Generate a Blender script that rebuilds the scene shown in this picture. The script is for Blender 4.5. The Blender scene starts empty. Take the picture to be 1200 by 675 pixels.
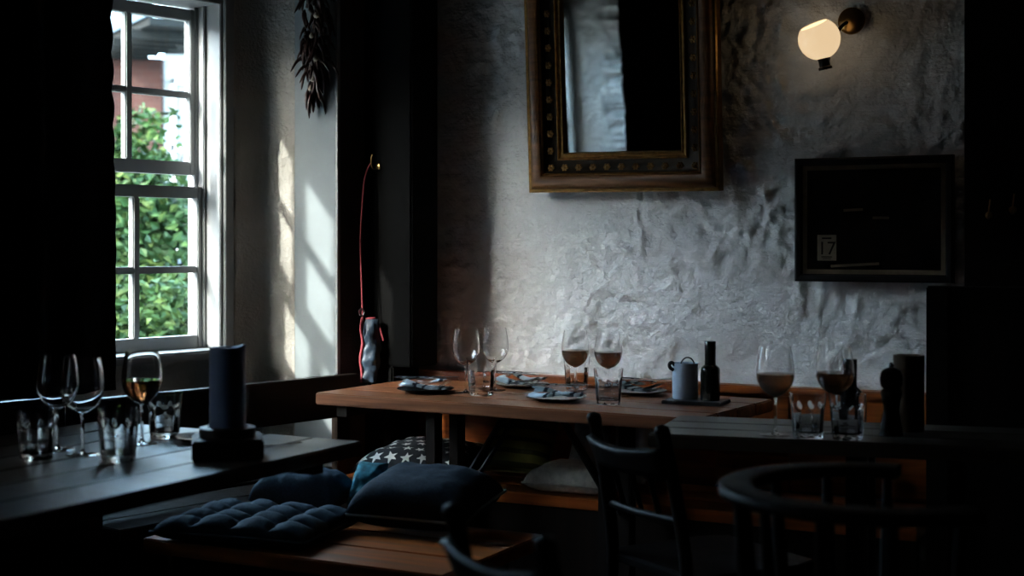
import bpy, bmesh, math, random
from mathutils import Vector, Matrix, noise
random.seed(7)
R = math.radians
S = bpy.context.scene
COL = S.collection

# ------------------------------------------------------------------ camera
cam = bpy.data.cameras.new('camera'); camo = bpy.data.objects.new('camera', cam); COL.objects.link(camo)
camo.location = (0, 0, 1.23); camo.rotation_euler = (R(90), 0, 0)
cam.sensor_width = 36; cam.lens = 50; cam.shift_y = -0.0437; cam.clip_start = 0.05
cam.dof.use_dof = True; cam.dof.focus_distance = 4.45; cam.dof.aperture_fstop = 2.4
S.camera = camo
# ------------------------------------------------------------------ sky, sun, exposure
U = Vector((math.sin(R(39.5)), math.cos(R(39.5)), 0)); N = Vector((-U.y, U.x, 0))      # along the window wall / out through it
V = Vector((math.sin(R(62.3)), -math.cos(R(62.3)), 0)); BO = Vector((-V.y, V.x, 0))    # along the back wall / out through it
SUN_ELEV = 31.0
sun_h = (U*2.6 - N).normalized()                      # horizontal travel of the sunlight
sun_dir = sun_h*math.cos(R(SUN_ELEV)) + Vector((0, 0, -math.sin(R(SUN_ELEV))))
world = bpy.data.worlds.new('sky'); S.world = world; world.use_nodes = True
wn = world.node_tree.nodes; wl = world.node_tree.links
bg = wn['Background']
sky = wn.new('ShaderNodeTexSky'); sky.sky_type = 'NISHITA'; sky.sun_disc = False
sky.sun_elevation = R(SUN_ELEV); sky.sun_rotation = math.atan2(-sun_h.x, -sun_h.y)
sky.dust_density = 3.0
hz = wn.new('ShaderNodeMixRGB'); hz.inputs[0].default_value = 0.6; hz.inputs[2].default_value = (2.85, 4.5, 6.1, 1)
wl.new(sky.outputs[0], hz.inputs[1]); wl.new(hz.outputs[0], bg.inputs[0])
bg.inputs[1].default_value = 5.4
sl = bpy.data.lights.new('sun', 'SUN'); sl.energy = 14.0; sl.angle = R(0.9); sl.color = (1, 0.96, 0.90)
so = bpy.data.objects.new('sun', sl); COL.objects.link(so); so.location = (-8, -5, 9)
so.rotation_euler = sun_dir.to_track_quat('-Z', 'Y').to_euler()
S.view_settings.view_transform = 'Standard'; S.view_settings.look = 'None'
S.view_settings.gamma = 1; S.view_settings.use_curve_mapping = False; S.view_settings.exposure = 0.0
S.cycles.max_bounces = 10; S.cycles.diffuse_bounces = 4; S.cycles.transmission_bounces = 10
S.cycles.transparent_max_bounces = 16; S.cycles.sample_clamp_indirect = 30; S.cycles.blur_glossy = 0.5

# ------------------------------------------------------------------ frames
C = Vector((-0.405, 5.2, 0))
def frame(o, xdir): return Matrix.Translation(o) @ Matrix.Rotation(math.atan2(xdir.y, xdir.x), 4, 'Z')
ML = frame(C, U)      # window wall: x along the wall (negative towards the camera), y outwards
MB = frame(C, V)      # back wall:   x along the wall to the right, y outwards
def lp(x, y, z=0): return ML @ Vector((x, y, z))
def bp(x, y, z=0): return MB @ Vector((x, y, z))
TL, TB = math.atan2(U.y, U.x), math.atan2(V.y, V.x)

# ------------------------------------------------------------------ materials
MATS = {}
def nodes(name):
    m = bpy.data.materials.new(name); m.use_nodes = True; MATS[name] = m
    nt = m.node_tree; return m, nt, nt.nodes['Principled BSDF']
def plain(name, col, rough=0.5, metal=0.0, var=0.12, scale=30, bump=0.0, spec=0.5, sheen=0.0):
    m, nt, p = nodes(name)
    tc = nt.nodes.new('ShaderNodeTexCoord'); nz = nt.nodes.new('ShaderNodeTexNoise')
    nz.inputs['Scale'].default_value = scale; nz.inputs['Detail'].default_value = 4
    nt.links.new(tc.outputs['Object'], nz.inputs['Vector'])
    cr = nt.nodes.new('ShaderNodeValToRGB')
    cr.color_ramp.elements[0].position = .3; cr.color_ramp.elements[1].position = .7
    cr.color_ramp.elements[0].color = (*[c*(1-var) for c in col], 1)
    cr.color_ramp.elements[1].color = (*[min(1, c*(1+var)) for c in col], 1)
    nt.links.new(nz.outputs['Fac'], cr.inputs[0]); nt.links.new(cr.outputs[0], p.inputs['Base Color'])
    p.inputs['Roughness'].default_value = rough; p.inputs['Metallic'].default_value = metal
    p.inputs['Specular IOR Level'].default_value = spec
    if sheen: p.inputs['Sheen Weight'].default_value = sheen
    if bump:
        b = nt.nodes.new('ShaderNodeBump'); b.inputs['Strength'].default_value = bump; b.inputs['Distance'].default_value = .004
        nt.links.new(nz.outputs['Fac'], b.inputs['Height']); nt.links.new(b.outputs[0], p.inputs['Normal'])
    return m
def wood(name, c1, c2, rough=0.4, axis=0, scale=6, bump=0.25, spec=0.5):
    m, nt, p = nodes(name)
    tc = nt.nodes.new('ShaderNodeTexCoord'); mp = nt.nodes.new('ShaderNodeMapping')
    sc = [scale*5, scale*5, scale*5]; sc[axis] = scale*.35
    mp.inputs['Scale'].default_value = sc
    oi = nt.nodes.new('ShaderNodeObjectInfo')
    nt.links.new(tc.outputs['Object'], mp.inputs['Vector']); nt.links.new(oi.outputs['Random'], mp.inputs['Location'])
    nz = nt.nodes.new('ShaderNodeTexNoise'); nz.inputs['Scale'].default_value = 1.0
    nz.inputs['Detail'].default_value = 7; nz.inputs['Distortion'].default_value = 1.2
    nt.links.new(mp.outputs[0], nz.inputs['Vector'])
    cr = nt.nodes.new('ShaderNodeValToRGB'); cr.color_ramp.elements[0].position = .32; cr.color_ramp.elements[1].position = .7
    cr.color_ramp.elements[0].color = (*c1, 1); cr.color_ramp.elements[1].color = (*c2, 1)
    nt.links.new(nz.outputs['Fac'], cr.inputs[0]); nt.links.new(cr.outputs[0], p.inputs['Base Color'])
    rr = nt.nodes.new('ShaderNodeMapRange'); rr.inputs[3].default_value = rough-.1; rr.inputs[4].default_value = rough+.15
    nt.links.new(nz.outputs['Fac'], rr.inputs[0]); nt.links.new(rr.outputs[0], p.inputs['Roughness'])
    p.inputs['Specular IOR Level'].default_value = spec
    b = nt.nodes.new('ShaderNodeBump'); b.inputs['Strength'].default_value = bump; b.inputs['Distance'].default_value = .002
    nt.links.new(nz.outputs['Fac'], b.inputs['Height']); nt.links.new(b.outputs[0], p.inputs['Normal'])
    return m
def plaster(name, c1, c2, rough=.85, strokes=True):
    m, nt, p = nodes(name)
    tc = nt.nodes.new('ShaderNodeTexCoord')
    n1 = nt.nodes.new('ShaderNodeTexNoise'); n1.inputs['Scale'].default_value = 2.5; n1.inputs['Detail'].default_value = 6
    nt.links.new(tc.outputs['Object'], n1.inputs['Vector'])
    cr = nt.nodes.new('ShaderNodeValToRGB'); cr.color_ramp.elements[0].position = .3; cr.color_ramp.elements[1].position = .68
    cr.color_ramp.elements[0].color = (*c1, 1); cr.color_ramp.elements[1].color = (*c2, 1)
    nt.links.new(n1.outputs['Fac'], cr.inputs[0]); nt.links.new(cr.outputs[0], p.inputs['Base Color'])
    p.inputs['Roughness'].default_value = rough; p.inputs['Specular IOR Level'].default_value = .25
    n2 = nt.nodes.new('ShaderNodeTexNoise'); n2.inputs['Scale'].default_value = 95; n2.inputs['Detail'].default_value = 5
    nt.links.new(tc.outputs['Object'], n2.inputs['Vector'])
    b = nt.nodes.new('ShaderNodeBump'); b.inputs['Strength'].default_value = .9; b.inputs['Distance'].default_value = .006
    nt.links.new(n2.outputs['Fac'], b.inputs['Height'])
    mp = nt.nodes.new('ShaderNodeMapping'); mp.inputs['Rotation'].default_value = (0, R(38), 0); mp.inputs['Scale'].default_value = (9, 40, 130)
    n3 = nt.nodes.new('ShaderNodeTexNoise'); n3.inputs['Scale'].default_value = 1; n3.inputs['Detail'].default_value = 3
    nt.links.new(tc.outputs['Object'], mp.inputs['Vector']); nt.links.new(mp.outputs[0], n3.inputs['Vector'])
    b2 = nt.nodes.new('ShaderNodeBump'); b2.inputs['Strength'].default_value = .6 if strokes else .1; b2.inputs['Distance'].default_value = .003
    nt.links.new(n3.outputs['Fac'], b2.inputs['Height']); nt.links.new(b.outputs[0], b2.inputs['Normal'])
    nt.links.new(b2.outputs[0], p.inputs['Normal'])
    return m
def glass(name, col=(1, 1, 1), rough=0.0, ior=1.48):
    m, nt, p = nodes(name)
    p.inputs['Base Color'].default_value = (*col, 1); p.inputs['Transmission Weight'].default_value = 1
    p.inputs['Roughness'].default_value = rough; p.inputs['IOR'].default_value = ior
    return m
def thin_glass(name, tint=(.93, .96, .95), fac=.06, haze=0.0):
    m, nt, p = nodes(name); nt.nodes.remove(p)
    out = nt.nodes['Material Output']
    t = nt.nodes.new('ShaderNodeBsdfTransparent'); t.inputs[0].default_value = (*tint, 1)
    g = nt.nodes.new('ShaderNodeBsdfGlossy'); g.inputs['Roughness'].default_value = .03
    lw = nt.nodes.new('ShaderNodeLayerWeight'); lw.inputs[0].default_value = .5
    pw_ = nt.nodes.new('ShaderNodeMath'); pw_.operation = 'POWER'; pw_.inputs[1].default_value = 5
    fr = nt.nodes.new('ShaderNodeMath'); fr.operation = 'MULTIPLY_ADD'; fr.inputs[1].default_value = .5; fr.inputs[2].default_value = .025
    nt.links.new(lw.outputs['Facing'], pw_.inputs[0]); nt.links.new(pw_.outputs[0], fr.inputs[0])
    mx = nt.nodes.new('ShaderNodeMixShader')
    nt.links.new(fr.outputs[0], mx.inputs[0]); nt.links.new(t.outputs[0], mx.inputs[1]); nt.links.new(g.outputs[0], mx.inputs[2])
    nt.links.new(mx.outputs[0], out.inputs[0]); return m
def stripes(name, cols, axis=0, freq=20, rough=.85, edges=(.5,)):
    m, nt, p = nodes(name)
    tc = nt.nodes.new('ShaderNodeTexCoord'); sx = nt.nodes.new('ShaderNodeSeparateXYZ')
    nt.links.new(tc.outputs['Object'], sx.inputs[0])
    a = nt.nodes.new('ShaderNodeMath'); a.operation = 'MULTIPLY'; a.inputs[1].default_value = freq
    f = nt.nodes.new('ShaderNodeMath'); f.operation = 'FRACT'
    nt.links.new(sx.outputs[axis], a.inputs[0]); nt.links.new(a.outputs[0], f.inputs[0])
    cr = nt.nodes.new('ShaderNodeValToRGB'); cr.color_ramp.interpolation = 'CONSTANT'
    cr.color_ramp.elements[0].color = (*cols[0], 1); cr.color_ramp.elements[0].position = 0
    cr.color_ramp.elements[1].color = (*cols[1], 1); cr.color_ramp.elements[1].position = edges[0]
    for e, c in zip(edges[1:], cols[2:]):
        k = cr.color_ramp.elements.new(e); k.color = (*c, 1)
    nt.links.new(f.outputs[0], cr.inputs[0]); nt.links.new(cr.outputs[0], p.inputs['Base Color'])
    p.inputs['Roughness'].default_value = rough; p.inputs['Specular IOR Level'].default_value = .2
    return m
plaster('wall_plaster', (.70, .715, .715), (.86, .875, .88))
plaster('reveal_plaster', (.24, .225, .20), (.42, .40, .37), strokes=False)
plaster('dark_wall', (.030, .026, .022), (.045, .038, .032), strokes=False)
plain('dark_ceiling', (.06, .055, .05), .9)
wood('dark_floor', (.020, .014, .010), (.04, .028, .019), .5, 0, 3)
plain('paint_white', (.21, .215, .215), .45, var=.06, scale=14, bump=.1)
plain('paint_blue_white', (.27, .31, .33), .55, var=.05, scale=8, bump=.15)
wood('table_wood', (.10, .031, .010), (.33, .112, .040), .38, 0, 5)
wood('bench_wood', (.17, .036, .005), (.50, .125, .018), .36, 0, 5)
wood('grey_wood', (.020, .016, .012), (.07, .057, .043), .36, 0, 5)
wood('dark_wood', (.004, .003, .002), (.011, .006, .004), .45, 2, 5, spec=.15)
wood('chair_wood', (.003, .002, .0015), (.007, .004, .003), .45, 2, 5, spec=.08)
plain('iron', (.012, .012, .013), .45, .6)
plain('gilt', (.34, .18, .055), .32, .85, .35, 60, .3)
plain('gilt_dark', (.022, .013, .006), .42, .5, .5, 50, .4)
wood('gilt_wood', (.09, .035, .009), (.24, .095, .026), .4, 0, 6)
plain('brass', (.35, .20, .07), .28, 1)
plain('bronze', (.020, .014, .010), .35, .8)
m, nt, p = nodes('mirror'); p.inputs['Base Color'].default_value = (.80, .82, .80, 1); p.inputs['Metallic'].default_value = 1; p.inputs['Roughness'].default_value = .015
glass('clear_glass'); glass('wine', (.10, .036, .013), 0, 1.34)  # wine: brown fill imitating refraction in the bowls
thin_glass('pane_glass'); thin_glass('picture_glass', (.9, .9, .9))
plain('curtain_cloth', (.009, .009, .010), .95, var=.2, scale=40, spec=.1)
plain('black_paint', (.003, .003, .003), .9, spec=.05)
plain('plate_dark', (.012, .013, .016), .25)
plain('steel', (.55, .56, .58), .22, 1)
stripes('napkin_stripe', [(.66, .78, .85), (.012, .022, .045), (.72, .80, .84), (.03, .05, .09)], 0, 12, edges=(.55, .70, .90))
plain('enamel', (.42, .52, .64), .3, var=.05)
plain('black_bottle', (.006, .007, .006), .12)
plain('slate', (.014, .015, .018), .5, bump=.2)
plain('candle_blue', (.09, .15, .29), .45, var=.05, scale=8)
plain('candle_brown', (.09, .048, .02), .4, var=.1, scale=8)
plain('navy', (.010, .017, .027), .85, var=.25, scale=120, bump=.2, spec=.2)
plain('slate_blue', (.024, .042, .060), .85, var=.2, scale=120, bump=.2, spec=.2)
plain('piping', (.16, .21, .23), .8)
plain('teal', (.015, .16, .20), .8, var=.5, scale=60, bump=.5)
plain('star_navy', (.010, .013, .02), .85)
plain('star_white', (.82, .82, .78), .85)
stripes('olive_stripe', [(.20, .20, .06), (.05, .055, .022)], 1, 24, edges=(.62,))
plain('olive_piping', (.30, .28, .06), .7)
plain('grey_cloth', (.50, .48, .43), .9, var=.2, scale=50, bump=.4)
plain('pale_cloth', (.62, .65, .67), .9, var=.15, scale=30, bump=.3)
plain('red_strap', (.24, .025, .035), .7)
plain('bag_navy', (.022, .040, .065), .5, var=.4, scale=40, bump=.4)
plain('chili', (.035, .012, .008), .4, var=.5, scale=20)
plain('garlic', (.35, .28, .20), .7)
plain('twine', (.10, .08, .05), .9)
plain('black_frame', (.006, .005, .005), .5, spec=.2)
plain('mat_card', (.30, .22, .13), .9)
plain('print_dark', (.014, .011, .008), .9, var=.8, scale=9, spec=.1)
plain('card_cream', (.40, .33, .22), .9)
plain('ink', (.02, .015, .01), .9)
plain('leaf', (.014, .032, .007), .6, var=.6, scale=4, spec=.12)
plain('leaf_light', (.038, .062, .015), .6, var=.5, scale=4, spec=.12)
plain('bark', (.05, .035, .025), .9)
plain('far_white', (.62, .62, .60), .8, var=.05)
plain('far_pane', (.10, .12, .14), .15)
plain('far_steel', (.028, .045, .06), .6, spec=.2)
plain('far_deck', (.009, .009, .008), .9, spec=.1)
plain('gravel', (.16, .15, .13), .95)
def brickmat():
    m, nt, p = nodes('brick')
    tc = nt.nodes.new('ShaderNodeTexCoord'); mp = nt.nodes.new('ShaderNodeMapping'); mp.inputs['Rotation'].default_value = (R(90), 0, 0)
    b = nt.nodes.new('ShaderNodeTexBrick'); b.inputs['Scale'].default_value = 4.4
    b.inputs['Color1'].default_value = (.040, .0075, .0030, 1); b.inputs['Color2'].default_value = (.028, .0055, .0025, 1); b.inputs['Mortar'].default_value = (.045, .022, .014, 1)
    b.inputs['Mortar Size'].default_value = .012
    nt.links.new(tc.outputs['Object'], mp.inputs[0]); nt.links.new(mp.outputs[0], b.inputs['Vector']); nt.links.new(b.outputs[0], p.inputs['Base Color'])
    p.inputs['Roughness'].default_value = .9
brickmat()
m, nt, p = nodes('opal_lit')
p.inputs['Base Color'].default_value = (.8, .7, .55, 1); p.inputs['Roughness'].default_value = .25
p.inputs['Emission Color'].default_value = (1, .72, .42, 1); p.inputs['Emission Strength'].default_value = .8

# ------------------------------------------------------------------ mesh helpers
class G:
    def __init__(s): s.v = []; s.f = []
    def add(s, vs, fs):
        o = len(s.v); s.v += [Vector(q) for q in vs]; s.f += [[i+o for i in f] for f in fs]; return s
    def xf(s, M): s.v = [M @ q for q in s.v]; return s
    def box(s, c, d, rz=0, M=None):
        x, y, z = d[0]/2, d[1]/2, d[2]/2
        vs = [Vector((a, b, e)) for e in (-z, z) for a, b in ((-x, -y), (x, -y), (x, y), (-x, y))]
        T = Matrix.Translation(c) @ Matrix.Rotation(rz, 4, 'Z')
        if M: T = Matrix.Translation(c) @ M
        return s.add([T @ q for q in vs], [[3, 2, 1, 0], [4, 5, 6, 7], [0, 1, 5, 4], [1, 2, 6, 5], [2, 3, 7, 6], [3, 0, 4, 7]])
    def bb(s, x0, x1, y0, y1, z0, z1): return s.box(((x0+x1)/2, (y0+y1)/2, (z0+z1)/2), (abs(x1-x0), abs(y1-y0), abs(z1-z0)))
    def lathe(s, prof, seg=32, rf=None, closed=False):
        vs = []; n = len(prof)
        for i in range(seg):
            a = 2*math.pi*i/seg
            for (r, z) in prof:
                rr = max(r, 1e-5) * (rf(a, z) if rf else 1)
                vs.append((rr*math.cos(a), rr*math.sin(a), z))
        fs = []
        for i in range(seg):
            j = (i+1) % seg
            for k in range(n if closed else n-1):
                l = (k+1) % n
                fs.append([i*n+k, j*n+k, j*n+l, i*n+l])
        if not closed:
            if prof[0][0] > 1e-4: fs.append([i*n for i in reversed(range(seg))])
            if prof[-1][0] > 1e-4: fs.append([i*n+n-1 for i in range(seg)])
        return s.add(vs, fs)
    def tube(s, pts, rad, seg=8, cap=True, flat=1.0):
        pts = [Vector(q) for q in pts]; n = len(pts)
        rad = rad if isinstance(rad, (list, tuple)) else [rad]*n
        up = Vector((0, 0, 1)); vs = []
        t0 = (pts[1]-pts[0]).normalized()
        a = t0.orthogonal().normalized() if abs(t0.dot(up)) > .95 else t0.cross(up).normalized()
        for i in range(n):
            t = (pts[min(i+1, n-1)] - pts[max(i-1, 0)]).normalized()
            a = (a - t*a.dot(t)).normalized(); b = t.cross(a)
            for k in range(seg):
                g = 2*math.pi*k/seg
                vs.append(pts[i] + (a*math.cos(g) + b*math.sin(g)*flat)*rad[i])
        fs = [[i*seg+k, i*seg+(k+1) % seg, (i+1)*seg+(k+1) % seg, (i+1)*seg+k] for i in range(n-1) for k in range(seg)]
        if cap: fs += [list(reversed(range(seg))), [(n-1)*seg+k for k in range(seg)]]
        return s.add(vs, fs)
    def grid(s, fn, nu, nv, wrap=False):
        vs = [fn(i/nu, j/nv) for i in range(nu+1) for j in range(nv+1)]
        fs = [[i*(nv+1)+j, (i+1)*(nv+1)+j, (i+1)*(nv+1)+j+1, i*(nv+1)+j+1] for i in range(nu) for j in range(nv)]
        return s.add(vs, fs)
    def prism(s, poly, z0, z1):
        n = len(poly)
        vs = [(x, y, z0) for x, y in poly] + [(x, y, z1) for x, y in poly]
        return s.add(vs, [list(reversed(range(n))), list(range(n, 2*n))] + [[i, (i+1) % n, n+(i+1) % n, n+i] for i in range(n)])
    def build(s, name, mat, parent=None, smooth=None, bevel=0, M=None, weld=False):
        me = bpy.data.meshes.new(name)
        me.from_pydata([tuple(q) for q in s.v], [], s.f)
        bm = bmesh.new(); bm.from_mesh(me)
        if weld: bmesh.ops.remove_doubles(bm, verts=bm.verts, dist=1e-5)
        bmesh.ops.recalc_face_normals(bm, faces=bm.faces)
        if bevel: bmesh.ops.bevel(bm, geom=bm.edges[:] , offset=bevel, segments=2, affect='EDGES', clamp_overlap=True)
        bm.to_mesh(me); bm.free()
        if smooth is not None:
            me.polygons.foreach_set('use_smooth', [True]*len(me.polygons)); me.set_sharp_from_angle(angle=R(smooth))
        me.materials.append(MATS[mat])
        o = bpy.data.objects.new(name, me); COL.objects.link(o)
        if parent: o.parent = parent
        if M is not None: o.matrix_world = M
        return o
def thing(name, label, cat, loc=(0, 0, 0), rz=0, group=None):
    o = bpy.data.objects.new(name, None); COL.objects.link(o); o.empty_display_size = .1
    o.location = loc; o.rotation_euler = (0, 0, rz); tag(o, label, cat, group); return o
def tag(o, label, cat, group=None):
    o['label'] = label; o['category'] = cat
    if group: o['group'] = group
    return o
def struct(o, label=None):
    o['kind'] = 'structure'
    if label: o['label'] = label
    return o
def dup(o, loc, rz, label=None, parent=None):
    c = o.copy(); COL.objects.link(c)
    if parent is None:
        c.location = loc; c.rotation_euler = (0, 0, rz)
        if label: c['label'] = label
    else: c.parent = parent
    for ch in list(o.children): dup(ch, None, None, None, c)
    return c
def fbm(p, o=4): return noise.fractal(p, 1.0, 2.0, o)

# ------------------------------------------------------------------ the room: back wall with real plaster relief
def wall_relief(k, z):
    p = Vector((k, 0, z))
    q = p + Vector((.06*noise.noise(p*3), 0, .06*noise.noise(p*3+Vector((9, 0, 0)))))
    d = .010*fbm(q*3.0, 2)
    rid = 1-abs(noise.noise(q*7.5+Vector((3, 7, 1)))*2.2)
    pat = max(0, min(1, .5+1.6*noise.noise(p*1.9+Vector((5, 5, 5)))))       # rougher and smoother areas
    d += .006*pat*max(0, rid)**4
    d += .0052*fbm(q*13, 3)+(.0030+.0042*pat)*fbm(q*29, 3)
    lump = max(0, noise.noise(q*16+Vector((2, 9, 4)))-.25)
    d += .024*pat*lump
    c = noise.noise(p*1.3+Vector((1, 2, 3)))+.25
    if c > 0: d += .0022*min(1, c*2)*math.sin((z+.016*noise.noise(p*6))*2*math.pi/.085)
    return d*1.15
K1, H = 3.9, 2.55
g = G(); nk, nz_ = 480, 316
g.grid(lambda a, b: (-.02+(K1+.02)*a, -wall_relief(a*K1, b*H)+.012, b*H), nk, nz_)
bw = struct(g.build('wall_back', 'wall_plaster', smooth=60, M=MB), 'rough white plastered wall behind the main table')
# left (window) wall: dark inside face, pieces around the two window openings
Z0, Z1 = .45, 2.2                 # recess from seat height to the head
ops = [(-.313, -1.90), (-2.75, -4.31)]   # opening 1 and opening 2 on the inside face
g = G(); T_ = .46
def slab(x0, x1, z0, z1): g.bb(x0, x1, .004, T_, z0, z1)
slab(.35, -.25, 0, H)
g.v, g.f = [], []
# inside face as thin boards with thickness; reveals close the gaps
g.bb(.02, -.313, .0, .02, 0, H)
g.bb(-.313, -1.90, .0, .02, Z1, H); g.bb(-.313, -1.90, .0, .02, 0, Z0)
g.bb(-1.90, -2.75, .0, .02, 0, H)
g.bb(-2.75, -4.31, .0, .02, Z1, H); g.bb(-2.75, -4.31, .0, .02, 0, Z0)
g.bb(-4.31, -7.0, .0, .02, 0, H)
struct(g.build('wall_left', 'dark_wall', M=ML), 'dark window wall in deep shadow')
# masonry core and outer face (blocks light)
g = G()
g.bb(.3, -.535, .40, .47, -.3, 3.2); g.bb(-1.83, -3.6, .40, .47, -.3, 3.2); g.bb(-4.12, -7.2, .40, .47, -.3, 3.2)
g.bb(-.535, -1.83, .40, .47, -.3, .80); g.bb(-.535, -1.83, .40, .47, 2.10, 3.2)
g.bb(-3.6, -4.12, .40, .47, -.3, .80); g.bb(-3.6, -4.12, .40, .47, 2.10, 3.2)
struct(g.build('wall_outer', 'reveal_plaster', M=ML))
# far reveal of window 1: lumpy plaster from the window frame towards the room
def plan(pts, t):
    L_ = [(Vector(b)-Vector(a)).length for a, b in zip(pts, pts[1:])]; s = t*sum(L_)
    for (a, b), l in zip(zip(pts, pts[1:]), L_):
        if s <= l or (a, b) == (pts[-2], pts[-1]): 
            return Vector(a).lerp(Vector(b), min(1, s/l))
        s -= l
def smoothpts(pts, it=2):
    for _ in range(it):
        o = [pts[0]]
        for a, b in zip(pts, pts[1:]):
            a, b = Vector(a), Vector(b); o += [a.lerp(b, .25), a.lerp(b, .75)]
        pts = [tuple(q) for q in o+[Vector(pts[-1])]]
    return pts
far = smoothpts([(-.602, .292), (-.575, .286), (-.556, .268), (-.535, .262), (-.505, .258), (-.47, .248), (-.438, .228), (-.415, .182), (-.400, .130)])
def reveal(pts, amp, crack=None):
    def fn(a, b):
        q = plan(pts, a); z = Z0+(Z1-Z0)*b
        p = Vector((q.x, q.y, z))
        d = amp*(.9*fbm(p*7, 3)+.45*fbm(p*24, 3))
        if crack: d += .022*math.exp(-((a-crack-.02*noise.noise(Vector((0, 0, z*6))))/.045)**2)*(.6+noise.noise(Vector((2, 0, z*9))))
        e = min(1, a*12, (1-a)*12); d *= e
        return (q.x - d, q.y - d*.4, z)
    return fn
g = G(); g.grid(reveal(far, .006, .22), 70, 240)
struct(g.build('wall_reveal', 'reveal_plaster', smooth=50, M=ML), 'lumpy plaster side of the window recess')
# painted board lining the room end of the recess, with its corner bead
g = G(); g.prism([(-.400, .132), (-.3225, .0), (-.305, .0), (-.385, .142)], Z0, Z1)
tr = struct(g.build('trim_1', 'paint_blue_white', bevel=.0015, M=ML), 'pale blue painted board lining the window recess edge')
g = G(); g.bb(-.325, -.312, -.006, .006, Z0, Z1); g.build('corner_bead', 'paint_white', tr)
# near reveal of window 1, and both heads / floors of the recesses
def arris(x): return x
g = G(); g.grid(reveal([(-1.82, .40), (-1.90, .0)], .004), 16, 80)
struct(g.build('wall_reveal', 'reveal_plaster', smooth=50, M=ML))
g = G()
g.bb(-.3, -1.92, .0, .46, Z1, Z1+.04); g.bb(-2.7, -4.33, 0, .46, Z1, Z1+.04)
struct(g.build('ceiling_recess', 'dark_ceiling', M=ML))
g = G()
def apron(a, b):
    x = -.53-1.30*a; z = .45+.40*b
    d = .012*fbm(Vector((x*5, 0, z*9)), 4)
    return (x, .36-.02*(1-b)-d, z)
g.grid(apron, 90, 40)
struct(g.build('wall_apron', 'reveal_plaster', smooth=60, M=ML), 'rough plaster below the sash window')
g = G(); g.bb(-.3, -1.92, .012, .44, Z0-.04, Z0); g.bb(-2.7, -4.33, .012, .44, .80, .84)
struct(g.build('floor_recess', 'grey_wood', M=ML))
# window 2 recess: rough lit reveal facing the corner, seen in the mirror
def rough_arris(a, b):
    q = Vector((-4.12, .40)).lerp(Vector((-4.275, -.012)), a); z = .80+1.40*b
    p = Vector((q.x, q.y, z))
    d = .012*fbm(p*6, 4)+.006*fbm(p*22, 3)
    e = .08*max(0, a-.7)/.3*(fbm(Vector((4, 1, z*8)), 4)+.3*noise.noise(Vector((2, 2, z*34))))
    return (q.x+d+e, q.y-d*.3, z)
g = G(); g.grid(rough_arris, 50, 170)
struct(g.build('wall_reveal', 'wall_plaster', smooth=50, M=ML))
g = G(); g.grid(reveal([(-3.6, .40), (-2.75, .0)], .004), 16, 60)
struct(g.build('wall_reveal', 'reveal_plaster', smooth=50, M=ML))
# floor, ceiling and the walls behind the camera
def room_poly(grow=0):
    return [(C+U*.3+N*.45), (C+V*(K1+.2)+BO*.25+U*.1), (C+V*(K1+.2)-BO*7.2), (C-U*7.2+N*.45)]
rp = [(q.x, q.y) for q in room_poly()]
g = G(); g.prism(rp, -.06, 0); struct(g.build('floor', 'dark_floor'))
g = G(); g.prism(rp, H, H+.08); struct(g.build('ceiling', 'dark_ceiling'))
g = G(); a, b = rp[1], rp[2]
def wallseg(a, b, name):
    a, b = Vector((*a, 0)), Vector((*b, 0)); d = (b-a); g = G()
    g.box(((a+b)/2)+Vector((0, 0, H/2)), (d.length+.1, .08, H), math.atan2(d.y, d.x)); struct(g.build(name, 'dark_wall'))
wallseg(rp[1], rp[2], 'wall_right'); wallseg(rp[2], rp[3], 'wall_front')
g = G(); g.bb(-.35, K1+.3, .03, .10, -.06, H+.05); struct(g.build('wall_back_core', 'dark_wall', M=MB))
# dark post added right of the framed picture, standing in for shade
g = G(); g.bb(2.02, 2.30, -.16, -.0, 0, H)
struct(g.build('trim_shade', 'dark_wood', bevel=.008, M=MB), 'dark post added for the shade right of the framed picture')

g = G(); g.bb(-.19, -.05, -.14, -.0, .452, .80); g.bb(-.19, -.05, -.23, -.0, .80, H)  # post added to keep window light off the corner; deeper above the table
struct(g.build('trim_blocker', 'black_paint', bevel=.006, M=ML), 'black boxed post added in the corner to block window light')

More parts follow.
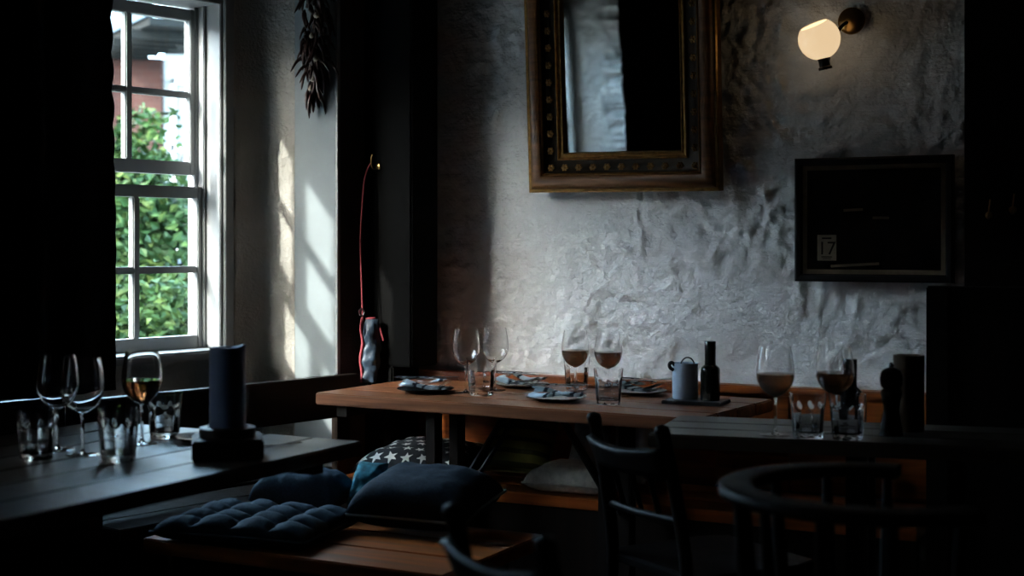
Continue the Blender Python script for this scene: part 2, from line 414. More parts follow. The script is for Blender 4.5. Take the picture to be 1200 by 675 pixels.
# ------------------------------------------------------------------ sash windows
def sash_window(name, xs, yo, rows_u, rows_l, x_far, x_near, label):
    """xs: pane columns (x0 > x1); yo: glass plane"""
    root = bpy.data.objects.new(name, None); COL.objects.link(root); struct(root, label)
    root.location = lp(0, 0, 0); root.rotation_euler = (0, 0, TL)
    g = G(); zt, zb = rows_u[0][1]+.085, rows_l[-1][0]-.045
    for x0, x1 in ((x_far, x_far-.022), (x_near+.022, x_near)): g.bb(x0, x1, yo-.13, yo+.05, zb, zt)
    g.bb(x_far, x_near, yo-.13, yo+.05, zt-.035, zt+.01)
    for x0, x1 in ((x_far-.020, x_far-.034), (x_near+.034, x_near+.020)):
        g.bb(x0, x1, yo-.055, yo-.045, zb, zt-.03); g.bb(x0, x1, yo-.008, yo+.002, zb, zt-.03)
    g.build('window_frame', 'paint_white', root, bevel=.003)
    g = G()
    g.bb(x_far+.03, x_far-.010, yo-.142, yo-.128, zb, zt+.02); g.bb(x_near+.010, x_near-.03, yo-.142, yo-.128, zb, zt+.02); g.bb(x_far+.03, x_near-.03, yo-.142, yo-.128, zt-.02, zt+.03)
    g.build('architrave', 'paint_white', root, bevel=.003)
    g = G(); g.bb(x_far+.03, x_near-.03, yo-.165, yo+.06, zb-.03, zb); g.build('window_sill', 'paint_white', root, bevel=.006)
    for nm, rows, y in (('upper_sash', rows_u, yo+.014), ('lower_sash', rows_l, yo-.028)):
        a, b = xs[0][0], xs[-1][1]; top, bot = rows[0][1], rows[-1][0]
        g = G(); w = .028
        g.bb(a+w, a, y-.018, y+.018, bot-.045, top+.04); g.bb(b, b-w, y-.018, y+.018, bot-.045, top+.04)
        g.bb(a, b, y-.018, y+.018, top, top+.04); g.bb(a, b, y-.018, y+.018, bot-.045, bot)
        s = g.build(nm, 'paint_white', root, bevel=.003)
        for (p0, p1), (q0, q1) in zip(xs, xs[1:]):
            g = G(); g.bb(p1, q0, y-.016, y+.014, bot, top); g.build('muntin', 'paint_white', s, bevel=.004)
        for (r0, r1), (t0, t1) in zip(rows, rows[1:]):
            g = G(); g.bb(a, b, y-.015, y+.013, t1, r0); g.build('muntin', 'paint_white', s, bevel=.004)
        for p0, p1 in xs:
            for r0, r1 in rows:
                g = G(); g.bb(p0+.003, p1-.003, y-.0015, y+.0015, r0-.003, r1+.003); g.build('pane', 'pane_glass', s)
    return root
cols = [(-.645-.264*i, -.882-.264*i) for i in range(4)]
sash_window('window_1', cols, .40, [(1.757, 2.004), (1.513, 1.735)], [(1.151, 1.385), (.912, 1.128)], -.593, -1.80,
            'white sash window looking out on brick and shrubs')
cols2 = [(-3.66-.20*i, -3.84-.20*i) for i in range(2)]
sash_window('window_2', cols2, .42, [(1.76, 2.0), (1.51, 1.735)], [(1.15, 1.385), (.91, 1.13)], -3.60, -4.10, 'second sash window further along the dark wall')

# ------------------------------------------------------------------ outside
g = G(); g.bb(-40, 40, .5, 60, -.5, -.3); struct(g.build('ground', 'gravel', M=ML), 'gravel yard outside the window')
g = G(); g.bb(-34, -1.0, 10, 10.3, -.3, 4.7); struct(g.build('wall_sky_block', 'brick', M=ML), 'tall brick wall added out of view to block low sky')  # unseen wall, added to cut low sky light on the plaster
t = thing('brick_building', 'red brick building with metal balcony outside the window', 'building', (-4.2, 12.2, -.3))
g = G(); g.bb(-4.5, 1.19, 0, .3, 0, 3.12); g.build('wall', 'brick', t)
g = G(); g.bb(.42, .62, -.14, 0, 0, 3.2); pr = g.build('pier', 'brick', t)
g = G(); g.bb(.39, .66, -.18, .02, 3.2, 3.29); g.build('cap_stone', 'far_white', pr)
g = G(); g.bb(1.19, 3.6, .1, .4, 0, 5.2); g.build('side_wall', 'far_white', t)
for x0, z0, z1 in ((1.27, 1.75, 2.95), (1.52, 1.75, 2.95), (1.27, .5, 1.5), (1.52, .5, 1.5), (1.8, 1.75, 2.95)):
    g = G(); w = .20
    g.bb(x0, x0+.03, .03, .12, z0, z1); g.bb(x0+w-.03, x0+w, .03, .12, z0, z1); g.bb(x0, x0+w, .03, .12, z0, z0+.05); g.bb(x0, x0+w, .03, .12, z1-.05, z1); g.bb(x0, x0+w, .03, .12, (z0+z1)/2-.03, (z0+z1)/2+.03)
    wd = g.build('window', 'far_white', t)
    g = G(); g.bb(x0+.03, x0+w-.03, .085, .098, z0+.05, z1-.05); g.build('pane', 'far_pane', wd)
# balcony: slopes in plan towards the viewer on its right
g = G(); g.prism([(.55, 0), (1.50, -1.6), (2.0, -1.3), (1.5, .1)], 3.16, 3.22); bc = g.build('balcony_deck', 'far_deck', t)
d = Vector((.95, -1.6, 0)); L_ = d.length; dn = d.normalized(); rz = math.atan2(d.y, d.x)
g = G(); g.box((.55+d.x/2, d.y/2, 3.29), (L_, .05, .14), rz); g.build('balcony_beam', 'far_steel', t)
g = G(); g.box((.55+d.x/2, d.y/2, 4.17), (L_, .06, .06), rz); g.build('hand_rail', 'far_steel', t)
for i in range(7):
    q = Vector((.62, -.1, 0)) + d*(i/7.2)
    g = G(); g.box((q.x+.12, q.y+.15, 3.125), (.5, .05, .07), rz+R(80)); g.build('joist', 'far_deck', bc)
for i in range(16):
    q = Vector((.55, 0, 0)) + d*((i+.5)/16)
    g = G(); g.box((q.x, q.y, 3.75), (.03, .02, .82), rz); g.build('baluster', 'far_steel', t)
def shrub(name, label, loc, rx, ry, h, nleaf, mat, seed):
    random.seed(seed)
    t = thing(name, label, 'shrub', loc, 0, 'shrubs in the yard')
    g = G()
    for i in range(9):
        a = random.uniform(0, 6.28); r = random.uniform(.2, .7)
        e = Vector((math.cos(a)*rx*r, math.sin(a)*ry*r, h*random.uniform(.5, .85)))
        g.tube([(random.uniform(-.06, .06), random.uniform(-.06, .06), 0), e*.5+Vector((0, 0, .1)), e], [.03, .02, .008], 6)
    g.build('stems', 'bark', t)
    for mt, cnt, nm in ((mat, nleaf, 'foliage'), ('leaf_light', nleaf//2, 'pale_foliage')):  # second leaf set is paler, scattered through the same volume
        vs, fs = [], []
        for i in range(cnt):
            while True:
                q = Vector((random.uniform(-1, 1), random.uniform(-1, 1), random.uniform(-1, 1)))
                l = q.length
                if .35 < l < 1: break
            q = q*(.8+.35*noise.noise(q*2.2+Vector((seed, 0, 0))))
            c = Vector((q.x*rx, q.y*ry, h*.5+q.z*h*.5))
            ax = Vector((random.gauss(0, 1), random.gauss(0, 1), random.gauss(0, .6))).normalized()
            si = ax.cross(Vector((random.gauss(0, 1), random.gauss(0, 1), random.gauss(0, 1)))).normalized()
            l, w = random.uniform(.045, .085), random.uniform(.016, .028)
            nn = ax.cross(si)*.012
            o = len(vs); vs += [c, c+ax*l*.5+si*w-nn, c+ax*l, c+ax*l*.5-si*w-nn]; fs += [[o, o+1, o+2], [o, o+2, o+3]]
        o = G().add(vs, fs).build(nm, mt, t); o['kind'] = 'stuff'
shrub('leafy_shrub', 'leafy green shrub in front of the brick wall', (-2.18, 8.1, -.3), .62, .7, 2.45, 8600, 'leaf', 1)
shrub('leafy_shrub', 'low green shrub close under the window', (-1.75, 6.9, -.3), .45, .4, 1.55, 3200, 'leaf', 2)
random.seed(11)

# ------------------------------------------------------------------ curtain
t = thing('curtain', 'black curtain with scalloped edge covering half the window', 'curtain', lp(-1.277, -.07, 0), TL)
def cedge(z):
    e = -.002-.018*max(0, min(1, (z-1.3)/.5))
    return e + .0075*abs(math.sin(z*math.pi/.105))*(.4+.9*max(0, min(1, (z-1.35)/.3))) + .004*noise.noise(Vector((0, 0, z*7)))
def cfn(a, b):
    z = .80+1.52*b; e = cedge(z)
    return (e-1.15*a, .028*math.sin(a*46+.5*noise.noise(Vector((a*3, 0, z))))*min(1, a*6), z)
g = G(); g.grid(cfn, 160, 120); cl = g.build('cloth', 'curtain_cloth', t, smooth=80)
md = cl.modifiers.new('thick', 'SOLIDIFY'); md.thickness = .004
g = G(); g.tube([(.1, 0, 2.34), (-1.3, 0, 2.34)], .012, 10); g.tube([(-.05, 0, 2.34), (-.05, .07, 2.34)], .008, 8); g.tube([(-1.2, 0, 2.34), (-1.2, .07, 2.34)], .008, 8)
g.build('curtain_rod', 'iron', t)

# ------------------------------------------------------------------ benches round the walls
def boards(parent, name, mat, x0, x1, y0, y1, z0, z1, n, along='x', gap=.004, bevel=.003):
    for i in range(n):
        g = G()
        if along == 'x':
            a = y0+(y1-y0)*i/n; b = y0+(y1-y0)*(i+1)/n; g.bb(x0, x1, a+gap/2, b-gap/2, z0, z1)
        else:
            a = x0+(x1-x0)*i/n; b = x0+(x1-x0)*(i+1)/n; g.bb(a+gap/2, b-gap/2, y0, y1, z0, z1)
        g.build(name, mat, parent, bevel=bevel)
t = thing('wall_bench', 'long brown wooden bench fixed along the plastered wall', 'bench', bp(0, 0, 0), TB)
boards(t, 'seat_plank', 'bench_wood', .05, 1.95, -.47, -.07, .415, .45, 3)
boards(t, 'back_board', 'bench_wood', .03, 1.95, -.055, -.03, .45, .752, 8, 'y')
g = G(); g.bb(.03, 1.95, -.075, -.012, .752, .7775); g.build('top_rail', 'bench_wood', t, bevel=.004)
g = G(); g.bb(.05, 1.95, -.46, -.44, .05, .413); g.build('front_panel', 'dark_wood', t)
for x in (.2, 1.0, 1.8):
    g = G(); g.bb(x-.03, x+.03, -.43, -.08, 0, .413); g.build('support', 'dark_wood', t)
t = thing('window_bench', 'dark wooden bench with open back rail under the window', 'bench', lp(0, 0, 0), TL)
g = G(); g.bb(-.285, -1.42, -.075, -.03, .635, .7775); g.build('back_rail', 'dark_wood', t, bevel=.004)
boards(t, 'seat_plank', 'dark_wood', -1.45, -.56, -.34, -.04, .415, .45, 2)
g = G(); g.bb(-1.42, -2.05, -.032, -.004, .30, .79); g.build('shade_panel', 'dark_wood', t)  # panel added over lit plaster to give the dark below the curtain
for x in (-.32, -1.38):
    g = G(); g.bb(x-.03, x+.03, -.032, -.004, .3, .74); g.build('back_post', 'dark_wood', t)
for x in (-.7, -1.3):
    g = G(); g.bb(x-.03, x+.03, -.31, -.06, 0, .413); g.build('support', 'dark_wood', t)

# ------------------------------------------------------------------ tables
MT = thing('dining_table', 'long brown plank table set for four in front of the plastered wall', 'table', (.0855, 4.478, 0), math.atan2(-.515, .857))
boards(MT, 'top_plank', 'table_wood', -.665, .665, -.29, .29, .712, .75, 4, gap=.0015, bevel=.004)
for x in (-.58, .58): g = G(); g.bb(x-.02, x+.02, -.26, .26, .675, .711); g.build('batten', 'dark_wood', MT)
for x in (-.24, .36):
    for y in (-.235, -.105):
        g = G(); g.bb(x-.02, x+.02, y-.02, y+.02, .04, .711); g.build('leg', 'dark_wood', MT, bevel=.004)
    g = G(); g.bb(x-.03, x+.03, -.28, -.06, 0, .04); g.build('foot', 'dark_wood', MT, bevel=.004)
    sx = 1 if x < 0 else -1
    g = G(); g.tube([(x+.02*sx, -.14, .44), (x+.20*sx, -.14, .70)], .010, 6); g.build('brace', 'iron', MT)
    g = G(); g.tube([(x+.02*sx, -.10, .42), (x+.22*sx, -.10, .70)], .008, 6); g.build('brace', 'iron', MT)
LT = thing('dining_table', 'dark worn table by the curtain with the candle and wine glasses', 'table', (-.362, 3.45, 0), TB)
# local x = along the back-wall direction, local y = away; far right corner at the origin
boards(LT, 'top_plank', 'grey_wood', -.85, 0, -1.25, 0, .715, .75, 6, 'y', gap=.002, bevel=.004)
for y in (-.10, -1.13): g = G(); g.bb(-.80, -.06, y-.02, y+.02, .68, .714); g.build('batten', 'dark_wood', LT)
for x, y in ((-.74, -.16), (-.74, -1.1), (-.5, -1.1)):
    g = G(); g.bb(x-.03, x+.03, y-.03, y+.03, 0, .714); g.build('leg', 'dark_wood', LT, bevel=.005)
g = G(); g.bb(-.36, -.30, -1.1, -1.04, 0, .714); g.build('leg', 'dark_wood', LT, bevel=.005)
RT = thing('dining_table', 'dark wooden table on the right with candle and pepper mill', 'table', (.335, 3.515, 0), R(-18))
boards(RT, 'top_plank', 'grey_wood', 0, 1.05, 0, .395, .725, .76, 3, gap=.002, bevel=.004)
for x, y in ((.50, .06), (.50, .335), (.98, .06), (.98, .335)):
    g = G(); g.bb(x-.025, x+.025, y-.025, y+.025, 0, .724); g.build('leg', 'dark_wood', RT, bevel=.005)
BN = thing('plank_bench', 'low free standing wooden bench with dark cushions', 'bench', bp(.62, -1.27, 0), TB)
boards(BN, 'seat_plank', 'bench_wood', -.46, .46, -.27, .27, .412, .45, 3, gap=.005, bevel=.004)
for x in (-.38, .36):
    g = G(); g.bb(x-.02, x+.02, -.22, .22, 0, .411); g.build('leg', 'dark_wood', BN, bevel=.004)
g = G(); g.bb(-.36, .34, -.02, .02, .2, .27); g.build('stretcher', 'dark_wood', BN)

# ------------------------------------------------------------------ mirror
def sweep_frame(w, h, prof):
    """rectangular mitred ring; prof = (inset from outer edge, height off the wall)"""
    g = G(); n = len(prof); vs = []
    for cx, cz in ((-1, -1), (1, -1), (1, 1), (-1, 1)):
        for i, y in prof: vs.append((cx*(w/2-i), -y, cz*(h/2-i)))
    fs = [[c*n+k, ((c+1) % 4)*n+k, ((c+1) % 4)*n+k+1, c*n+k+1] for c in range(4) for k in range(n-1)]
    return g.add(vs, fs)
mw, mh = .688, 1.05
t = thing('wall_mirror', 'large mirror in an ornate dark gilt frame on the plastered wall', 'mirror', bp(.903, -.022-mh/2*math.sin(R(4.5)), 1.402+mh/2), TB)
t.rotation_mode = 'XYZ'; t.rotation_euler = (R(4.5), R(.5), TB)
g = sweep_frame(mw, mh, [(0, 0), (0, .035), (.004, .040), (.012, .040)]); g.build('outer_edge', 'gilt', t)
g = sweep_frame(mw, mh, [(.012, .038), (.016, .046), (.026, .054), (.040, .056), (.052, .052), (.058, .046)]); g.build('outer_moulding', 'gilt_wood', t, smooth=40)
g = sweep_frame(mw, mh, [(.058, .047), (.061, .051), (.065, .047)]); g.build('bead_line', 'gilt', t)
g = sweep_frame(mw, mh, [(.065, .047), (.075, .034), (.092, .028), (.108, .026)]); g.build('cove', 'gilt_dark', t, smooth=40)
g = sweep_frame(mw, mh, [(.108, .026), (.110, .032), (.114, .034), (.118, .028), (.124, .027), (.127, .031), (.131, .031), (.135, .012)]); g.build('inner_lip', 'gilt', t)
iw, ih = mw-.266, mh-.266
g = G(); g.add([(-iw/2, -.0135, -ih/2), (iw/2, -.0135, -ih/2), (iw/2, -.0135, ih/2), (-iw/2, -.0135, ih/2)], [[0, 1, 2, 3]])
g.build('mirror_glass', 'mirror', t)
g = G(); g.bb(-iw/2-.03, iw/2+.03, -.012, 0, -ih/2-.03, ih/2+.03); g.build('backing', 'dark_wood', t)
ros = G()
for k in range(6):
    a = k*math.pi/3; ros.add(*[(lambda c, r: ([Vector((c[0]+r*math.cos(q*math.pi/3)*s_, -h_, c[1]+r*math.sin(q*math.pi/3)*s_)) for s_, h_ in ((1, 0), (.6, .005)) for q in range(6)], [[q, (q+1) % 6, 6+(q+1) % 6, 6+q] for q in range(6)]+[[6+q for q in range(6)]]))((.0062*math.cos(a), .0062*math.sin(a)), .0042)][0])
ros.add([Vector((.004*math.cos(q*math.pi/4)*s_, -h_, .004*math.sin(q*math.pi/4)*s_)) for s_, h_ in ((1, 0), (.9, .006), (.3, .009)) for q in range(8)], [[r*8+q, r*8+(q+1) % 8, r*8+8+(q+1) % 8, r*8+8+q] for r in range(2) for q in range(8)]+[[16+q for q in range(8)]])
r0 = ros.build('rosette', 'gilt', t, smooth=50)
spots = []
for i in range(11): spots.append((-.26+.052*i, -mh/2+.083))
for i in range(15):
    z = -mh/2+.083+.058*(i+1); spots += [(-mw/2+.083, z), (mw/2-.083, z)]
for i, (x, z) in enumerate(spots):
    o = r0 if i == 0 else r0.copy()
    if i: COL.objects.link(o); o.parent = t
    o.location = (x, -.030, z); o.scale = (1.35, 1.2, 1.35)

# ------------------------------------------------------------------ framed picture with a date card
t = thing('framed_picture', 'dark framed picture with a cream date card in its corner', 'picture', bp(1.726, -.020, 1.303), TB)
pw, ph = .485, .385
g = sweep_frame(pw, ph, [(0, 0), (0, .022), (.006, .026), (.018, .024), (.024, .014)]); g.build('frame', 'black_frame', t)
g = sweep_frame(pw, ph, [(.022, .0135), (.024, .0145), (.036, .0145), (.038, .0135)]); g.build('slip', 'mat_card', t)
g = G(); g.bb(-pw/2+.01, pw/2-.01, -.013, 0, -ph/2+.01, ph/2-.01); pp = g.build('print', 'print_dark', t)
g = G(); g.bb(-.172, -.112, -.0155, -.0145, -.127, -.047); cd = g.build('date_card', 'card_cream', t)
g = G(); g.bb(-.157, -.127, -.0162, -.0156, -.060, -.055); g.bb(-.159, -.125, -.0162, -.0156, -.117, -.114); g.bb(-.155, -.129, -.0162, -.0156, -.122, -.120); g.build('card_lines', 'ink', cd)
fc = bpy.data.curves.new('numerals', 'FONT'); fc.body = '17'; fc.size = .058; fc.align_x = 'CENTER'; fc.extrude = .0002; fc.materials.append(MATS['ink'])
fo = bpy.data.objects.new('numerals', fc); COL.objects.link(fo); fo.parent = cd; fo.location = (-.142, -.0160, -.108); fo.rotation_euler = (R(90), 0, 0)
bpy.context.view_layer.update()
nm_ = bpy.data.meshes.new_from_object(fo.evaluated_get(bpy.context.evaluated_depsgraph_get())); bpy.data.objects.remove(fo)
if not nm_.materials: nm_.materials.append(MATS['ink'])
fo = bpy.data.objects.new('numerals', nm_); COL.objects.link(fo); fo.parent = cd; fo.location = (-.142, -.0160, -.108); fo.rotation_euler = (R(90), 0, 0)
for x0, x1, z in ((-.13, .02, -.140), (-.09, -.03, .03), (.0, .05, .005)):
    g = G(); g.box(((x0+x1)/2, -.0138, z), (x1-x0, .001, .008), 0, Matrix.Rotation(R(random.uniform(-8, 2)), 4, 'Y')); g.build('print_stroke', 'mat_card', pp)
g = G(); g.bb(-pw/2+.02, pw/2-.02, -.019, -.018, -ph/2+.02, ph/2-.02); g.build('picture_glass', 'picture_glass', t)

# ------------------------------------------------------------------ wall lamp
t = thing('wall_lamp', 'lit cream glass globe wall lamp above the framed picture', 'lamp', bp(1.585, -.125, 1.855), TB)
def globe(rr):
    return [(rr*math.cos(a), rr*math.sin(a)) for a in [R(-78+i*(78+48)/20) for i in range(21)]]
pr = globe(.064); inn = [(r*.955, z*.955) for r, z in reversed(globe(.064))]
tilt = Matrix.Rotation(R(22), 4, 'X') @ Matrix.Rotation(R(-16), 4, 'Y')
g = G(); g.lathe(pr+inn, 40, closed=True); g.xf(tilt); g.build('globe', 'opal_lit', t, smooth=60)
g = G(); g.lathe([(.0, -.095), (.021, -.095), (.021, -.088), (.017, -.085), (.017, -.066), (.020, -.060), (0, -.056)], 24); g.xf(Matrix.Rotation(R(8), 4, 'X') @ Matrix.Rotation(R(-10), 4, 'Y')); g.build('lamp_holder', 'bronze', t, smooth=40)
pl = G(); pl.lathe([(.0, 0), (.042, 0), (.042, .006), (.034, .014), (.016, .019), (0, .020)], 32); pl.xf(Matrix.Translation((.070, .118, .066)) @ Matrix.Rotation(R(90), 4, 'X')); pl.build('wall_plate', 'brass', t, smooth=40)
arm = [Vector((.075, .11, .062)), Vector((.068, .07, .078)), Vector((.055, .04, .075)), Vector((.055, .02, .03)), Vector((.045, .03, -.05)), Vector((.014, .012, -.080))]
def cat(pts, n=6):
    o = []
    P = [pts[0]]+pts+[pts[-1]]
    for i in range(1, len(P)-2):
        for k in range(n):
            s = k/n; a, b, c, d = P[i-1], P[i], P[i+1], P[i+2]
            o.append(.5*((2*b)+(c-a)*s+(2*a-5*b+4*c-d)*s*s+(3*b-a-3*c+d)*s**3))
    return o+[pts[-1]]
arm = [Vector((.062, .105, .062)), Vector((.045, .085, .045)), Vector((.020, .078, .0)), Vector((.010, .070, -.05)), Vector((.012, .045, -.082)), Vector((.014, .010, -.086))]
g = G(); g.tube(cat(arm), .006, 8); g.build('arm', 'bronze', t, smooth=60)

# ------------------------------------------------------------------ dividers and hooks on the right
t = thing('wooden_partition', 'tall black wooden booth divider at the right edge of the room', 'partition', bp(1.985, -.52, 0), TB)
for x in (0, .62, 1.24):
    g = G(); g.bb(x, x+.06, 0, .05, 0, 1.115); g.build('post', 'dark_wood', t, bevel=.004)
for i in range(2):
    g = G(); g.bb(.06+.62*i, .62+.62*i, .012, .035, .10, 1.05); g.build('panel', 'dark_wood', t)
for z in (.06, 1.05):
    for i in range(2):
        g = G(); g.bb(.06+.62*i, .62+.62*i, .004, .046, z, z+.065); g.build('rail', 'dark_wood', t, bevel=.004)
def hook(loc, rz, label, s=1):
    t = thing('coat_hook', label, 'hook', loc, rz, 'brass coat hooks')
    g = G(); g.lathe([(0, 0), (.011, 0), (.011, .004), (.006, .006), (0, .006)], 16); g.xf(Matrix.Rotation(R(90), 4, 'X')); g.build('plate', 'brass', t, smooth=40)
    g = G(); g.tube([Vector(q)*s for q in cat([Vector((0, -.004, 0)), Vector((.002, -.022, -.012)), Vector((.004, -.042, -.004)), Vector((.009, -.050, .026)), Vector((.010, -.046, .044))], 5)], [.0022]*20+[.003], 8); g.build('hook', 'brass', t, smooth=60)
    return t
hook(bp(2.09, -.16, 1.31), TB, 'brass hook added for a glint nearer the framed picture')  # this hook and the next are added in place of small glints
hook(bp(2.155, -.16, 1.325), TB, 'brass hook added for a glint further from the framed picture')
hook(lp(-.192, -.075, 1.50), TL-R(90), 'brass hook on the corner post holding the navy bag', .9)

# ------------------------------------------------------------------ hanging bag in the corner
bt = lp(-.238, -.075, 0)
t = thing('hanging_bag', 'narrow navy bag with red straps hanging in the dark corner', 'bag', (bt.x, bt.y, .745), 0)
def bagf(a, b):
    an = a*2*math.pi; z = .22*b
    w = .013+.019*math.sin(math.pi*min(1, .20+b*.68))**.6
    w *= 1+.34*noise.noise(Vector((math.cos(an)*1.6, math.sin(an)*1.6, z*34)))
    return (w*math.cos(an)+.010*b, w*.65*math.sin(an), z)
g = G(); g.grid(bagf, 28, 36); g.build('body', 'bag_navy', t, smooth=80, weld=True)
g = G(); g.tube([(-.028+.004*math.sin(i*1.3)+.004*i/10, -.012, .0+.225*i/10) for i in range(11)], .005, 8); g.build('edge_trim', 'red_strap', t, smooth=80)
g = G(); g.tube([(.014*math.cos(i/12*6.28)+.005, .010*math.sin(i/12*6.28), .222) for i in range(13)], .004, 8); g.build('collar', 'red_strap', t)
g = G(); g.tube(cat([Vector((-.022, -.010, .222)), Vector((-.027, .0, .35)), Vector((-.032, .01, .50)), Vector((-.020, .02, .70)), Vector((.0, .030, .765))]), .0026, 8); g.build('strap', 'red_strap', t, smooth=80)
g = G(); g.tube([(.028, .0, .215), (.040, -.004, .180), (.050, -.006, .145)], .0035, 8); g.build('strap_end', 'red_strap', t)
g = G(); g.lathe([(0, -.03), (.007, -.028), (.009, -.012), (.006, 0)], 12); g.build('tip', 'bronze', t, smooth=50)
g = G(); g.tube([(.01*math.cos(i/12*6.28)-.026, -.012, .245+.012*math.sin(i/12*6.28)) for i in range(13)], .002, 6); g.build('ring', 'steel', t)

# ------------------------------------------------------------------ dried chilli bunch in the recess
q = lp(-.375, .055, 0)
t = thing('chili_bunch', 'bunch of dried dark chillies hanging in the window recess', 'dried chillies', (q.x, q.y, 1.735), 0)
g = G(); g.tube([(0, 0, 0), (.005, 0, .2), (0, 0, .48)], .004, 6); g.build('twine', 'twine', t)
pods = []
for kx in range(3):
    b_ = [Vector((0, 0, 0)), Vector((.008*kx, .004, -.018)), Vector((.016*kx-.006, .006, -.040)), Vector((.022*kx-.010, .004, -.062-.01*kx))]
    pd = G(); pd.tube(cat(b_, 3), [.003]+[.0075, .008, .0078, .0072, .0066, .006, .005, .0035]+[.001], 6)
    pods.append(pd.build('chili', 'chili', t, smooth=70))
first = [True]*3
for i in range(230):
    k = i % 3; hgt = random.uniform(0, .47)
    if first[k]: o = pods[k]; first[k] = False
    else: o = pods[k].copy(); COL.objects.link(o); o.parent = t
    a = random.uniform(0, 6.28); sp = .010+.030*min(1, hgt*6)+.012*min(1, hgt*2)
    o.location = (sp*math.cos(a)*random.uniform(.3, 1), sp*.75*math.sin(a)*random.uniform(.3, 1), hgt)
    o.rotation_euler = (random.uniform(-.35, .35), random.uniform(-.45, .45), a); o.scale = (random.uniform(.7, 1),)*3
gl = G(); gl.lathe([(0, 0), (.008, .003), (.010, .010), (.005, .018), (.001, .024)], 10); g0 = gl.build('garlic_bulb', 'garlic', t, smooth=60)
for i, (x, y, z) in enumerate(((.0, -.036, .05), (.012, -.046, .12), (-.004, -.046, .20), (.012, -.046, .27), (.004, -.046, .36), (-.01, -.03, .02))):
    o = g0 if i == 0 else g0.copy()
    if i: COL.objects.link(o); o.parent = t
    o.location = (x, y, z)

# ------------------------------------------------------------------ glassware
def bowl_prof():
    o = [(.0045, .088), (.012, .0915), (.024, .099), (.034, .110), (.0405, .123), (.0438, .137), (.0438, .150), (.0420, .168), (.0390, .187), (.0358, .205)]
    return o
def interp(prof, n=4):
    P = [Vector((r, z)) for r, z in prof]; o = []
    Q = [P[0]]+P+[P[-1]]
    for i in range(1, len(Q)-2):
        for k in range(n):
            s = k/n; a, b, c, d = Q[i-1], Q[i], Q[i+1], Q[i+2]
            o.append(.5*((2*b)+(c-a)*s+(2*a-5*b+4*c-d)*s*s+(3*b-a-3*c+d)*s**3))
    return [(q.x, q.y) for q in o]+[prof[-1]]
def make_wine_glass(name, label, fill, loc, sc=1.0):
    t = thing(name, label, 'wine glass', loc, random.uniform(0, 6), 'wine glasses on the tables'); t.scale = (sc, sc, sc)
    o = interp(bowl_prof(), 3); th = .0013
    inn = [(max(0, r-th), z+(th if i < 6 else 0)) for i, (r, z) in enumerate(o)]
    inn = [(0, .092)]+[q for q in inn if q[0] > .004][0:]
    prof = [(0, .0875)]+o+list(reversed(inn))
    g = G(); g.lathe(prof, 48); g.build('bowl', 'clear_glass', t, smooth=60, weld=True)
    g = G(); g.lathe([(0, .0035), (.010, .0038), (.0055, .007), (.0036, .014), (.0034, .05), (.0036, .078), (.0048, .0868), (0, .0872)], 20); g.build('stem', 'clear_glass', t, smooth=50, weld=True)
    g = G(); g.lathe([(0, 0), (.0345, 0), (.036, .0010), (.0345, .0020), (.012, .0030), (0, .0033)], 40); g.build('foot', 'clear_glass', t, smooth=50, weld=True)
    if fill:  # added liquid imitates refraction in an empty glass
        lvl = fill
        w = [(0, .0928)]+[(r-.0004, z) for r, z in inn[1:] if z < lvl-.001 and r > .006]
        rr = w[-1][0]; w += [(rr+.0002, lvl), (0, lvl)]
        g = G(); g.lathe(w, 48); g.build('wine', 'wine', t, smooth=50, weld=True)
    return t
WG0 = make_wine_glass('wine_glass', 'empty wine glass left of the fluted tumbler on the main table', 0, (-.148, 4.572, .75))
dup(WG0, (-.055, 4.64, .75), 1, 'empty wine glass right of the fluted tumbler on the main table')
WG1 = make_wine_glass('wine_glass', 'wine glass with an added dark fill behind the plate in the table middle', .142, (.20, 4.495, .75))
dup(WG1, (.300, 4.43, .75), 2, 'wine glass with an added dark fill rising behind the front fluted tumbler')
a = dup(WG1, (-.886, 3.405, .75), 1, 'wine glass with an added dark fill on the left table before the window'); a.scale = (1.08,)*3
b_ = dup(WG0, (-1.055, 3.30, .75), .5, 'leftmost wine glass in the dark on the left table'); b_.scale = (1.08,)*3
b_ = dup(WG0, (-.972, 3.22, .75), .5, 'second wine glass from the left edge on the left table'); b_.scale = (1.08,)*3
